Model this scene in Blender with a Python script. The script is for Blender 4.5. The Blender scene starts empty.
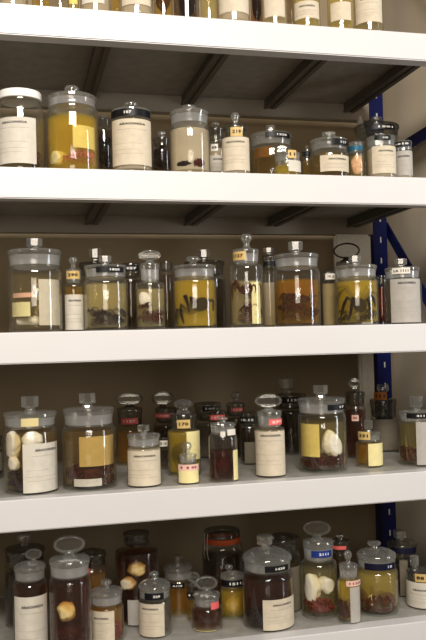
import bpy, bmesh, math, random
from mathutils import Vector, Matrix
PI = math.pi
sc = bpy.context.scene
COL = sc.collection
# ------------------------------------------------------------------ camera model (metres, Y runs into the rack)
F, YAW, PITCH, ROLL, DIST, EYE = 798.8, 0.23982, 0.02690, -0.02596, 1.778, 0.6893
BEAM, DEPTH, GAP = 0.0685, 0.528, 0.36
fw = Vector((math.sin(YAW)*math.cos(PITCH), math.cos(YAW)*math.cos(PITCH), math.sin(PITCH)))
r0 = Vector((math.cos(YAW), -math.sin(YAW), 0)); u0 = r0.cross(fw)
rt = math.cos(ROLL)*r0 + math.sin(ROLL)*u0
up = -math.sin(ROLL)*r0 + math.cos(ROLL)*u0
EYEP = Vector((0, -DIST, EYE))
def ray(x, y): return F*fw + (x-213)*rt - (y-320)*up
def at_y(x, y, Y):
    d = ray(x, y); return EYEP + d*((Y+DIST)/d.y)
def at_z(x, y, Z):
    d = ray(x, y); return EYEP + d*((Z-EYE)/d.z)
def shelf_z(k): return GAP*(5-k)

# ------------------------------------------------------------------ materials
MATS = {}
def nodes_of(m):
    m.use_nodes = True; nt = m.node_tree; nt.nodes.clear()
    return nt, nt.nodes.new('ShaderNodeOutputMaterial')
def lin(c):
    return tuple(((v/255)/12.92 if v/255 <= .04045 else ((v/255+.055)/1.055)**2.4) for v in c)
def solid(key, rgb, rough=.5, metal=0, noise=0, nscale=40, bump=0, spec=.4):
    if key in MATS: return MATS[key]
    m = bpy.data.materials.new(key); nt, out = nodes_of(m); N = nt.nodes; L = nt.links
    b = N.new('ShaderNodeBsdfPrincipled'); c = lin(rgb)
    b.inputs['Base Color'].default_value = (*c, 1); b.inputs['Roughness'].default_value = rough
    b.inputs['Metallic'].default_value = metal; b.inputs['Specular IOR Level'].default_value = spec
    if noise or bump:
        tc = N.new('ShaderNodeTexCoord'); nz = N.new('ShaderNodeTexNoise')
        nz.inputs['Scale'].default_value = nscale; nz.inputs['Detail'].default_value = 4
        L.new(tc.outputs['Object'], nz.inputs['Vector'])
        if noise:
            rp = N.new('ShaderNodeValToRGB'); lo = tuple(v*(1-noise) for v in c); hi = tuple(min(1, v*(1+noise)) for v in c)
            rp.color_ramp.elements[0].position = .3; rp.color_ramp.elements[1].position = .7
            rp.color_ramp.elements[0].color = (*lo, 1); rp.color_ramp.elements[1].color = (*hi, 1)
            L.new(nz.outputs['Fac'], rp.inputs['Fac']); L.new(rp.outputs['Color'], b.inputs['Base Color'])
        if bump:
            bp = N.new('ShaderNodeBump'); bp.inputs['Strength'].default_value = bump; bp.inputs['Distance'].default_value = .004
            L.new(nz.outputs['Fac'], bp.inputs['Height']); L.new(bp.outputs['Normal'], b.inputs['Normal'])
    L.new(b.outputs['BSDF'], out.inputs['Surface']); MATS[key] = m; return m
def glassy(key, tint, edge, haze=0, hazecol=(1, 1, 1), rough=.04, base=.05, emax=.6, transl=.5, power=2.2, ehaze=0):
    """thin clear wall: see-through, mirror-like towards the silhouette, plus an optional milky share"""
    if key in MATS: return MATS[key]
    m = bpy.data.materials.new(key); nt, out = nodes_of(m); N = nt.nodes; L = nt.links
    tr = N.new('ShaderNodeBsdfTransparent'); tr.inputs['Color'].default_value = (*tint, 1)
    te = N.new('ShaderNodeBsdfTransparent'); te.inputs['Color'].default_value = (*edge, 1)
    gl = N.new('ShaderNodeBsdfGlossy'); gl.inputs['Roughness'].default_value = rough; gl.inputs['Color'].default_value = (.95, .95, .95, 1)
    lw = N.new('ShaderNodeLayerWeight'); lw.inputs['Blend'].default_value = .5
    pw = N.new('ShaderNodeMath'); pw.operation = 'POWER'; pw.inputs[1].default_value = power
    L.new(lw.outputs['Facing'], pw.inputs[0])
    mt = N.new('ShaderNodeMixShader'); L.new(pw.outputs[0], mt.inputs[0]); L.new(tr.outputs[0], mt.inputs[1]); L.new(te.outputs[0], mt.inputs[2])
    cur = mt
    if haze or ehaze:
        df = N.new('ShaderNodeBsdfDiffuse'); df.inputs['Color'].default_value = (*hazecol, 1)
        tl = N.new('ShaderNodeBsdfTranslucent'); tl.inputs['Color'].default_value = (*hazecol, 1)
        dm = N.new('ShaderNodeMixShader'); dm.inputs[0].default_value = transl
        L.new(df.outputs[0], dm.inputs[1]); L.new(tl.outputs[0], dm.inputs[2])
        hm = N.new('ShaderNodeMixShader'); hm.inputs[0].default_value = haze
        if ehaze:  # pale rim painted towards the silhouette, imitating bright edges of clear glass
            hr = N.new('ShaderNodeMapRange'); hr.inputs['To Min'].default_value = haze; hr.inputs['To Max'].default_value = ehaze
            L.new(pw.outputs[0], hr.inputs['Value']); L.new(hr.outputs[0], hm.inputs[0])
        L.new(mt.outputs[0], hm.inputs[1]); L.new(dm.outputs[0], hm.inputs[2]); cur = hm
    mr = N.new('ShaderNodeMapRange'); mr.inputs['To Min'].default_value = base; mr.inputs['To Max'].default_value = emax
    L.new(pw.outputs[0], mr.inputs['Value'])
    mg = N.new('ShaderNodeMixShader'); L.new(mr.outputs[0], mg.inputs[0]); L.new(cur.outputs[0], mg.inputs[1]); L.new(gl.outputs[0], mg.inputs[2])
    L.new(mg.outputs[0], out.inputs['Surface']); MATS[key] = m; return m

def solidglass(key, col, rough, haze=0, hazecol=(.7, .7, .68), see=0):
    """thick glass that bends light, with an optional ground (milky) share"""
    if key in MATS: return MATS[key]
    m = bpy.data.materials.new(key); nt, out = nodes_of(m); N = nt.nodes; L = nt.links
    g = N.new('ShaderNodeBsdfGlass'); g.inputs['Color'].default_value = (*col, 1); g.inputs['Roughness'].default_value = rough; g.inputs['IOR'].default_value = 1.48
    cur = g
    if haze:
        df = N.new('ShaderNodeBsdfDiffuse'); df.inputs['Color'].default_value = (*hazecol, 1)
        tl = N.new('ShaderNodeBsdfTranslucent'); tl.inputs['Color'].default_value = (*hazecol, 1)
        dm = N.new('ShaderNodeMixShader'); dm.inputs[0].default_value = .45; L.new(df.outputs[0], dm.inputs[1]); L.new(tl.outputs[0], dm.inputs[2])
        hm = N.new('ShaderNodeMixShader'); hm.inputs[0].default_value = haze; L.new(g.outputs[0], hm.inputs[1]); L.new(dm.outputs[0], hm.inputs[2]); cur = hm
    if see:
        tr = N.new('ShaderNodeBsdfTransparent'); tr.inputs['Color'].default_value = (*col, 1)
        sm = N.new('ShaderNodeMixShader'); sm.inputs[0].default_value = see; L.new(cur.outputs[0], sm.inputs[1]); L.new(tr.outputs[0], sm.inputs[2]); cur = sm
    L.new(cur.outputs[0], out.inputs['Surface']); MATS[key] = m; return m
GLASS = glassy('clear_glass', (.97, .975, .96), (.5, .51, .48), base=.06, emax=.7, power=3.0, rough=.025, haze=.012, hazecol=(.9, .9, .86), ehaze=.30)
LENS = glassy('lens_glass', (.95, .96, .94), (.6, .6, .58), base=.05, emax=.5, power=2, haze=.02, ehaze=.2)
KNOB = glassy('knob_glass', (.88, .89, .87), (.6, .61, .59), haze=.05, hazecol=(1, 1, .98), base=.12, emax=.85, power=1.5, ehaze=.65, rough=.02)
FROST = glassy('ground_glass', (.84, .84, .83), (.55, .55, .53), haze=.34, hazecol=(.92, .92, .92), rough=.15, base=.08, emax=.5, power=2, ehaze=.6)
CLEARLID = glassy('clear_lid_glass', (.90, .91, .88), (.5, .5, .47), haze=.08, hazecol=(.95, .95, .92), rough=.05, base=.09, emax=.65, power=2, ehaze=.45)
CLEARBAND = glassy('satin_lid_glass', (.86, .86, .84), (.5, .5, .48), haze=.26, hazecol=(.9, .9, .88), rough=.12, base=.08, emax=.5, power=2, ehaze=.5)
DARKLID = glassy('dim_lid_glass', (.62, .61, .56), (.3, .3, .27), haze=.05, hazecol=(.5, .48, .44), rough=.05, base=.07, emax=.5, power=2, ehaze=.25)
LIQ = {}
def liquid(name):
    spec = {  # colour left after 5 cm of fluid, scattering per metre, colour of the scattered light
        'gold':   ((.96, .72, .11), 30, (1, .80, .22)),
        'straw':  ((.96, .87, .54), 4, (.98, .88, .55)),
        'umber':  ((.78, .62, .28), 6, (.86, .70, .36)),
        'amber':  ((.90, .58, .10), 12, (.94, .64, .18)),
        'tea':    ((.84, .68, .36), 5, (.92, .76, .42)),
        'deep':   ((.40, .16, .03), 4, (.70, .30, .08)),
        'olive':  ((.97, .84, .38), 15, (.99, .83, .38)),
        'pale':   ((.97, .85, .50), 18, (.99, .89, .60)),
        'clear':  ((.97, .91, .72), 2.5, (.97, .90, .70)),
        'cream':  ((.985, .93, .76), 110, (.995, .95, .83)),
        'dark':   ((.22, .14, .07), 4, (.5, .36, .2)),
        'red':    ((.28, .06, .02), 5, (.7, .25, .12)),
        'grey':   ((.62, .56, .44), 7, (.8, .76, .66)),
    }[name]
    key = 'preserving_liquid_'+name
    if key in MATS: return MATS[key]
    if name == 'cream':   # cloudy right up to the glass
        return glassy(key, (.95, .88, .72), (.8, .72, .56), haze=.50, hazecol=(.95, .83, .63), base=.01, emax=.1, transl=.35)
    m = glassy(key, (1, 1, 1), tuple(.5+.4*v for v in spec[0]), base=.012, emax=.12, power=4)
    nt = m.node_tree; out = [n for n in nt.nodes if n.type == 'OUTPUT_MATERIAL'][0]
    ab = [-math.log(v)/.05 for v in spec[0]]; top = max(ab)
    va = nt.nodes.new('ShaderNodeVolumeAbsorption'); va.inputs['Density'].default_value = top
    va.inputs['Color'].default_value = (*[1-v/top for v in ab], 1)
    vs = nt.nodes.new('ShaderNodeVolumeScatter'); vs.inputs['Density'].default_value = spec[1]; vs.inputs['Color'].default_value = (*spec[2], 1); vs.inputs['Anisotropy'].default_value = .15
    ad = nt.nodes.new('ShaderNodeAddShader'); nt.links.new(va.outputs[0], ad.inputs[0]); nt.links.new(vs.outputs[0], ad.inputs[1]); nt.links.new(ad.outputs[0], out.inputs['Volume'])
    return m
def paper(key, rgb): return solid('paper_'+key, rgb, .85, noise=.06, nscale=60, spec=.1)
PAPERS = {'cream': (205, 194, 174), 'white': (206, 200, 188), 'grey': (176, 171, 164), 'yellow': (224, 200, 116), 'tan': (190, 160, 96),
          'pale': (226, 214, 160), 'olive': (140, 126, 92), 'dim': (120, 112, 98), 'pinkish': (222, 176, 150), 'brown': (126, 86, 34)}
TAPES = {'black': ((16, 16, 20), (225, 222, 215)), 'gold': ((206, 178, 118), (50, 36, 16)), 'pink': ((226, 108, 106), (250, 226, 220)), 'rose': ((226, 190, 176), (150, 70, 66)),
         'white': ((222, 216, 204), (60, 56, 50)), 'blue': ((28, 56, 128), (228, 230, 238)), 'navy': ((14, 16, 44), (190, 190, 206)), 'teal': ((32, 92, 116), (30, 90, 112)),
         'orange': ((172, 108, 40), (60, 34, 10)), 'bone': ((214, 200, 150), (190, 176, 130))}
INK = solid('printing_ink', (44, 40, 40), .8)
FAINT = solid('faded_ink', (168, 160, 148), .9)

# ------------------------------------------------------------------ mesh helpers
def build(name, bm, mat, parent=None, smooth=True, loc=None):
    me = bpy.data.meshes.new(name); bm.to_mesh(me); bm.free()
    if smooth:
        for p in me.polygons: p.use_smooth = True
        try: me.set_sharp_from_angle(angle=math.radians(42))
        except Exception: pass
    for m in (mat if isinstance(mat, (list, tuple)) else [mat]): me.materials.append(m)
    o = bpy.data.objects.new(name, me); COL.objects.link(o)
    if parent: o.parent = parent
    if loc: o.location = loc
    return o
def tag(o, label, cat, group=None, kind=None):
    o['label'] = label; o['category'] = cat
    if group: o['group'] = group
    if kind: o['kind'] = kind
    return o
def thing(name, label, cat, loc=(0, 0, 0), rz=0, group=None):
    o = bpy.data.objects.new(name, None); COL.objects.link(o); o.empty_display_size = .02
    o.location = loc; o.rotation_euler = (0, 0, rz); tag(o, label, cat, group); return o
def lathe(bm, prof, segs=40, M=None):
    rings = []
    for (r, z) in prof:
        if r < 1e-6: rings.append([bm.verts.new((0, 0, z))])
        else: rings.append([bm.verts.new((r*math.cos(2*PI*i/segs), r*math.sin(2*PI*i/segs), z)) for i in range(segs)])
    for a, b in zip(rings, rings[1:]):
        for i in range(segs):
            j = (i+1) % segs
            if len(a) == 1 and len(b) == 1: continue
            if len(a) == 1: bm.faces.new((a[0], b[j], b[i]))
            elif len(b) == 1: bm.faces.new((a[i], a[j], b[0]))
            else: bm.faces.new((a[i], a[j], b[j], b[i]))
    if M:
        for ring in rings:
            for v in ring: v.co = M @ v.co
    return bm
def box(bm, lo, hi, bev=0):
    r = bmesh.ops.create_cube(bm, size=1); vs = r['verts']
    for v in vs: v.co = Vector([lo[i]+(v.co[i]+.5)*(hi[i]-lo[i]) for i in range(3)])
    if bev: bmesh.ops.bevel(bm, geom=[e for e in bm.edges if all(v in vs for v in e.verts)], offset=bev, segments=2, affect='EDGES')
    return bm
def tube(bm, pts, rad, n=6, caps=True):
    pts = [Vector(p) for p in pts]; rings = []
    for i, p in enumerate(pts):
        d = (pts[min(i+1, len(pts)-1)]-pts[max(i-1, 0)]).normalized()
        a = d.orthogonal().normalized(); b = d.cross(a); rr = rad[i] if isinstance(rad, (list, tuple)) else rad
        rings.append([bm.verts.new(p+rr*(math.cos(2*PI*k/n)*a+math.sin(2*PI*k/n)*b)) for k in range(n)])
    for A, B in zip(rings, rings[1:]):
        off = min(range(n), key=lambda o: sum((A[k].co-B[(k+o) % n].co).length for k in range(n)))
        for k in range(n): bm.faces.new((A[k], A[(k+1) % n], B[(k+1+off) % n], B[(k+off) % n]))
    if caps:
        bm.faces.new(rings[0][::-1]); bm.faces.new(rings[-1])
    return bm
def ball(bm, c, s, sub=2, rot=None):
    r = bmesh.ops.create_icosphere(bm, subdivisions=sub, radius=1)
    for v in r['verts']:
        q = Vector((v.co.x*s[0], v.co.y*s[1], v.co.z*s[2]))
        if rot: q = rot @ q
        v.co = q+Vector(c)
    return r['verts']
def patch(bm, r, a0, a1, z0, z1, n=14, thick=0):
    """a strip of paper or tape bent on a cylinder; angle 0 looks along local -Y"""
    P = lambda a, z, rr: bm.verts.new((rr*math.sin(a), -rr*math.cos(a), z))
    lo = [P(a0+(a1-a0)*i/n, z0, r) for i in range(n+1)]; hi = [P(a0+(a1-a0)*i/n, z1, r) for i in range(n+1)]
    for i in range(n): bm.faces.new((lo[i], lo[i+1], hi[i+1], hi[i]))
    if thick:
        l2 = [P(a0+(a1-a0)*i/n, z0, r-thick) for i in range(n+1)]; h2 = [P(a0+(a1-a0)*i/n, z1, r-thick) for i in range(n+1)]
        for i in range(n):
            bm.faces.new((l2[i+1], l2[i], h2[i], h2[i+1])); bm.faces.new((lo[i+1], lo[i], l2[i], l2[i+1])); bm.faces.new((hi[i], hi[i+1], h2[i+1], h2[i]))
        bm.faces.new((lo[0], hi[0], h2[0], l2[0])); bm.faces.new((hi[n], lo[n], l2[n], h2[n]))
    return bm
TXT = {}
def text_shape(s):
    if s in TXT: return TXT[s]
    cu = bpy.data.curves.new('lettering_curve', 'FONT'); cu.body = s; cu.size = 1; cu.offset = .045; cu.resolution_u = 2; cu.space_character = 1.12
    ob = bpy.data.objects.new('lettering_curve', cu); COL.objects.link(ob)
    bpy.context.view_layer.update()
    dg = bpy.context.evaluated_depsgraph_get(); ev = ob.evaluated_get(dg); me = ev.to_mesh()
    vs = [v.co.copy() for v in me.vertices]; fs = [tuple(p.vertices) for p in me.polygons]
    ev.to_mesh_clear(); bpy.data.objects.remove(ob); bpy.data.curves.remove(cu)
    x0 = min(v.x for v in vs); x1 = max(v.x for v in vs); y0 = min(v.y for v in vs); y1 = max(v.y for v in vs)
    TXT[s] = ([((v.x-x0)/(x1-x0), (v.y-y0)/(y1-y0)) for v in vs], fs); return TXT[s]
def text_on(bm, s, r, a0, a1, z0, z1, mi=0):
    vs, fs = text_shape(s); V = []
    for (u, w) in vs:
        a = a0+(a1-a0)*u; V.append(bm.verts.new((r*math.sin(a), -r*math.cos(a), z0+(z1-z0)*w)))
    for f in fs:
        try: bm.faces.new([V[i] for i in f]).material_index = mi
        except ValueError: pass

# ------------------------------------------------------------------ the room
def struct(name, bm, m, smooth=False):
    o = build(name, bm, m, smooth=smooth); o['kind'] = 'structure'; return o
WALL = solid('painted_wall', (166, 150, 124), .9, noise=.05, nscale=3, bump=.05)
BACKY, SIDEX = .70, 1.215
struct('wall_back', box(bmesh.new(), (-2.6, BACKY, -.14), (SIDEX+.1, BACKY+.1, 2.9)), WALL)
struct('wall_right', box(bmesh.new(), (SIDEX, .14, -.14), (SIDEX+.1, BACKY, 2.9)), solid('side_wall_lit_tone', (206, 194, 174), .9, noise=.05, nscale=3, bump=.05))  # same wall, colour lightened to stand in for light falling on this side
struct('floor', box(bmesh.new(), (-2.6, -3.6, -.24), (2.6, BACKY, -.14)), solid('floor_vinyl', (120, 112, 102), .5, noise=.08, nscale=8))

# ------------------------------------------------------------------ the rack
WHITE = solid('white_enamel', (213, 211, 211), .38, noise=.012, nscale=6)
DECK = solid('galvanised_deck', (172, 169, 162), .5, metal=.15, noise=.12, nscale=30)
DECKTOP = DECK
STEEL = solid('strut_steel', (112, 106, 96), .45, metal=.35, noise=.06, nscale=20)
REAR = solid('rear_beam_enamel', (172, 163, 150), .5, noise=.03, nscale=8)
BLUE = solid('blue_enamel', (14, 26, 92), .35)
SLOT = solid('slot_clip', (235, 235, 230), .4)
X0, X1 = -.62, 1.058
rack = thing('shelving_rack', 'tall steel storage rack with five white shelf beams and blue posts', 'rack', ((X0+X1)/2, .28, -.14))
off = -Vector(rack.location)
def rpart(name, bm, m, smooth=False):
    bmesh.ops.translate(bm, verts=bm.verts, vec=off); return build(name, bm, m, rack, smooth)
for k in range(1, 6):
    z = shelf_z(k)
    bm = box(bmesh.new(), (X0-.06, 0, z-BEAM), (X1+.09, .042, z), .0025)
    rpart('front_beam', bm, WHITE, True)
    bm = box(bmesh.new(), (X0-.06, DEPTH, z-BEAM), (X1+.03, DEPTH+.035, z), .002)
    rpart('rear_beam', bm, REAR, True)
    rpart('shelf_deck', box(bmesh.new(), (X0, .0425, z-.020), (X1-.01, DEPTH-.0005, z-.001)), DECK)
    for xr in (-.33, -.055, .228, .519, .776, 1.036):
        bm = bmesh.new()
        box(bm, (xr-.034, .043, z-.043), (xr-.004, DEPTH-.001, z-.0205))
        box(bm, (xr-.037, .043, z-.0465), (xr-.024, DEPTH-.001, z-.0430)); box(bm, (xr-.014, .043, z-.0465), (xr, DEPTH-.001, z-.0430))
        rpart('deck_support', bm, STEEL)
def post(px, py):
    bm = bmesh.new(); z0, z1 = -.14, 2.0
    box(bm, (px-.027, py, z0), (px+.020, py+.003, z1)); box(bm, (px+.017, py+.003, z0), (px+.020, py+.05, z1)); box(bm, (px-.027, py+.003, z0), (px-.024, py+.05, z1))
    n = len(bm.faces); z = .6012-.0664*10
    while z < 1.95:
        if z > -.1: box(bm, (px-.005, py-.0015, z-.009), (px-.0005, py+.0005, z+.009))
        z += .0664
    bm.faces.ensure_lookup_table()
    for f in bm.faces[n:]: f.material_index = 1
    rpart('upright_post', bm, [BLUE, SLOT])
RPX = 1.133
post(RPX, DEPTH+.036)
post(X0-.09, DEPTH+.036); post(X0-.09, .044); post(RPX+.045, .044)
def brace(a, b, nm='diagonal_brace'):
    a = Vector(a); b = Vector(b); d = (b-a); L = d.length; bm = box(bmesh.new(), (-.002, -.018, 0), (.002, .018, L))
    q = Vector((0, 0, 1)).rotation_difference(d.normalized()).to_matrix().to_4x4()
    # keep the strap flat against the end frame
    zx = d.normalized(); xx = Vector((1, 0, 0)); yy = zx.cross(xx)
    M = Matrix(((xx.x, yy.x, zx.x, a.x), (xx.y, yy.y, zx.y, a.y), (xx.z, yy.z, zx.z, a.z), (0, 0, 0, 1)))
    bmesh.ops.transform(bm, matrix=M, verts=bm.verts); rpart(nm, bm, BLUE)
XB = RPX+.028
d_ = ray(416, 138); tz = (EYEP+d_*(XB/d_.x)).z
brace((XB, DEPTH+.06, tz-.012), (XB, -.03, tz+.012), 'end_tie'); brace((XB, DEPTH+.06, 1.045), (XB, .02, .48)); brace((XB, DEPTH+.06, 2.00), (XB, .02, 1.44))

# polystyrene behind the rack
FOAM = solid('expanded_foam', (240, 238, 230), .9, noise=.04, nscale=110, bump=.6)
for (xa, xb, ytop, k, lab_) in ((335, 371, 234, 3, 'white foam sheet standing at the back of the middle shelf, left of the blue post'), (359.5, 374, 348, 4, 'narrow white mottled foam strip at the back of the fourth shelf beside the post')):
    a = at_y(xa, ytop, .50); b = at_y(xb, ytop, .50)
    bm = box(bmesh.new(), (a.x, .500, shelf_z(k)-.0005), (b.x, .522, a.z), .006)
    tag(build('foam_sheet', bm, FOAM, smooth=True), lab_, 'foam sheet')

# ------------------------------------------------------------------ jars
SHELFNAME = {1: 'top shelf', 2: 'second shelf', 3: 'middle shelf', 4: 'fourth shelf', 5: 'bottom shelf'}
PLACED = []
class Jar: pass
def knob_mesh(kind, w, h, base):
    """glass grip on the lid; z from base to base+h"""
    bm = bmesh.new(); r = w/2
    if kind == 'square':
        lathe(bm, [(0, base-.001), (r*.70, base-.001), (r*.62, base+h*.12), (r*.62, base+h*.20), (r*1.02, base+h*.30), (r*1.05, base+h*.96), (r*.98, base+h), (0, base+h)], 8, Matrix.Rotation(PI/8, 4, 'Z'))
    elif kind == 'disc':
        lathe(bm, [(0, base-.001), (r*.6, base-.001), (r*.5, base+h*.3), (r*.6, base+h*.42), (r*.95, base+h*.5), (r, base+h*.65), (r*.96, base+h*.88), (r*.8, base+h), (0, base+h*.97)], 24)
    elif kind == 'ball':
        lathe(bm, [(0, base-.001), (r*.75, base-.001), (r*.5, base+h*.2), (r*.48, base+h*.3), (r*.8, base+h*.42), (r, base+h*.62), (r*.85, base+h*.85), (r*.45, base+h*.98), (0, base+h)], 20)
    elif kind == 'tall':
        lathe(bm, [(0, base-.001), (r*.9, base-.001), (r*.55, base+h*.15), (r*.5, base+h*.35), (r*.62, base+h*.45), (r*.95, base+h*.6), (r, base+h*.8), (r*.7, base+h*.97), (0, base+h)], 16)
    elif kind in ('oval', 'darkoval', 'round', 'wire'):
        sh = h*.9; cz = base+h*.12+sh/2; t = min(w, h)*(.075 if kind != 'wire' else .05)
        pts = [((r-t)*math.cos(2*PI*i/40), 0, cz+(sh/2-t)*math.sin(2*PI*i/40)) for i in range(41)]
        tube(bm, pts, t, 7, False); bmesh.ops.remove_doubles(bm, verts=bm.verts, dist=t*.12)
        if False:
            m = Matrix.Translation((0, 0, cz)) @ Matrix.Rotation(PI/2, 4, 'X') @ Matrix.Diagonal((r-t, sh/2-t, 1, 1))
            lathe(bm, [(0, -t*.5), (.6, -t*.45), (1, -t*.15), (1, t*.15), (.6, t*.45), (0, t*.5)], 28, m)
        lathe(bm, [(r*.55, base-.001), (r*.30, base+h*.08), (r*.22, base+h*.2)], 14)
    return bm

LETTER = 'ARACHNIDA'
def jar(shelf, cx, w, top, lid, pos, label, knob=None, liq=None, lab=None, tags=(), lidmat='frost', lw=.97, neck=None, sh=6, dome=0, lidkind='stopper', things=(), bare=False, group=None, cat='jar'):
    """cx, w: centre and width of the body; lid: (top rim, foot); pos: foot of the jar in the picture on the two low shelves, else distance of its face from the shelf edge"""
    z0 = shelf_z(shelf); mid = {1: -10, 2: 150, 3: 300, 4: 460, 5: 610}[shelf]
    yc = .1
    for _ in range(12):
        dx = (at_y(cx+w/2, mid, yc)-at_y(cx-w/2, mid, yc)).x; p = at_y(cx, mid, yc)
        th = math.atan2(p.x, p.y+DIST); R = dx/2*math.cos(th)
        yf = pos if pos < 2 else at_z(cx, pos, z0).y
        yc = yf+R
    J = Jar(); J.R = R; J.cx = cx; J.w = w; J.th = th
    base = at_y(cx, mid, yc)
    # centre on the foot (allow for the slight lean of the picture)
    foot = EYEP.z; X = base.x
    rz = -th
    H = lambda y: at_y(cx, y, yc).z-z0
    zt, zl1 = H(lid[0]), H(lid[1]); zk = H(top); zs = H(lid[1]+sh)
    PLACED.append((label, shelf, X, yc, R))
    root = thing('specimen_jar' if cat == 'jar' else 'specimen_bottle', label, cat, (X, yc, z0), rz, group or 'specimen jars on the '+SHELFNAME[shelf])
    J.root = root; J.X = X; J.yc = yc; J.H = H; J.z0 = z0
    Rl = R*lw; Rn = R*neck if neck else Rl*.90
    d = zl1-zs
    ang = lambda x: math.asin(max(-.98, min(.98, (x-cx)/(w/2))))
    # body
    prof = [(0, .004), (R*.80, .003), (R*.92, .0006), (R*.985, .003), (R, .008), (R, zs-.004), (R*.99, zs+d*.15), (R*.96, zs+d*.38), (max(Rn, R*.90 if not neck else Rn*1.15), zs+d*.62), (Rn*1.01, zs+d*.72), (Rn*1.07, zs+d*.82), (Rn*1.07, zs+d*.92), (Rn*1.0, zl1-.001), (Rn*.97, zl1+(zt-zl1)*.3)]
    build('glass_body', lathe(bmesh.new(), prof, 44), GLASS, root)
    # lid
    h = zt-zl1; dm = dome if dome else .0
    domeh = (H(lid[0]-dome)-zt) if dome else h*.10
    bm = bmesh.new()
    lm = {'frost': FROST, 'clear': CLEARBAND, 'dark': DARKLID}.get(lidmat)
    if lidkind == 'stopper':
        lathe(bm, [(0, zl1-d*.3), (Rn*.80, zl1-d*.3), (Rn*.98, zl1+.0005), (Rn*1.03, zl1+h*.06), (max(Rn, Rl*.93), zl1+h*.30), (max(Rn, Rl*.94), zl1+h*.45), (Rl*.955, zl1+h*.60), (Rl*.96, zl1+h*.655), (Rl, zl1+h*.74), (Rl, zt-h*.05), (Rl*.96, zt+domeh*.12), (Rl*.72, zt+domeh*.55), (Rl*.35, zt+domeh*.92), (0, zt+domeh)], 44)
        kb = zt+domeh*.93
    elif lidkind == 'screw':
        lm = solid('white_lacquered_lid', (236, 234, 230), .4)
        lathe(bm, [(Rl*.97, zl1), (Rl, zl1+h*.08), (Rl, zt-h*.15), (Rl*.97, zt), (Rl*.9, zt+h*.04), (0, zt+h*.02)], 48); kb = zt
    elif lidkind == 'clip':
        lathe(bm, [(Rl*.95, zl1), (Rl, zl1+h*.2), (Rl, zt-h*.2), (Rl*.93, zt), (Rl*.7, zt+h*.1), (0, zt+h*.12)], 44); kb = zt
    if lidkind == 'stopper' and lidmat != 'dark':   # only the seat of the stopper is ground, its top is clear
        zc = zl1+h*.66
        for f in bm.faces:
            if f.calc_center_median().z > zc: f.material_index = 1
        lm = [lm, CLEARLID]
    lo = build('lid', bm, lm, root)
    if lidkind == 'clip':
        g = H(lid[1]+5)
        build('rubber_seal', lathe(bmesh.new(), [(Rl*.9, g), (Rl*1.01, g), (Rl*1.03, (g+zl1)/2), (Rl*1.01, zl1), (Rl*.9, zl1)], 44), solid('orange_rubber', (190, 84, 40), .6), root)
        bm = bmesh.new()
        for s in (-1, 1):
            q = Rl*1.05; a = s*.13-.98
            P = lambda r_, a_, z_: (r_*math.sin(a_), -r_*math.cos(a_), z_)
            tube(bm, [P(q, a, zt-.004), P(q*1.05, a, g-.006), P(q*1.07, a+.02*s, g-.025), P(q*1.0, a+.06*s, g-.040)], .0009, 6)
        tube(bm, [P(q*1.06, -1.11, g-.012), P(q*1.06, -.85, g-.012)], .0009, 6)
        build('wire_clip', bm, solid('wire', (214, 210, 200), .3, metal=.3), root)
    if knob:
        kind, kw = knob[0], knob[1]; kwm = (at_y(cx+kw/2, mid, yc)-at_y(cx-kw/2, mid, yc)).x*math.cos(th)
        kdx = ((knob[2] if len(knob) > 2 else 0))/(w/2)*R
        km = DARKLID if kind == 'darkoval' else KNOB
        if kind == 'wire': km = solid('dark_wire', (70, 62, 54), .3, metal=.6) if lidmat == 'dark' else KNOB
        kd = knob_mesh(kind, kwm, zk-kb, kb)
        if kind in ('oval', 'darkoval', 'round'):
            n0 = len(kd.faces); kh = zk-kb; sh_ = kh*.9; tt = min(kwm, kh)*.075
            m4 = Matrix.Translation((0, 0, kb+kh*.12+sh_/2)) @ Matrix.Rotation(PI/2, 4, 'X') @ Matrix.Diagonal((kwm/2-tt, sh_/2-tt, 1, 1))
            lathe(kd, [(0, -tt*.5), (.6, -tt*.45), (1, -tt*.15), (1, tt*.15), (.6, tt*.45), (0, tt*.5)], 28, m4)
            kd.faces.ensure_lookup_table()
            for f in kd.faces[n0:]: f.material_index = 1
            km = [km, LENS]
        build('knob', kd, km, lo, smooth=kind != 'square', loc=(kdx, 0, 0))
    # liquid
    if liq:
        zl = H(liq[0]); Ri = R*.955; b = .0075
        zl = min(zl, zs+d*.3)
        build('preserving_liquid', lathe(bmesh.new(), [(0, b), (Ri*.9, b), (Ri, b+.004), (Ri, zl-.001), (Ri*.985, zl), (0, zl)], 40), liquid(liq[1]), root)
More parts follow.
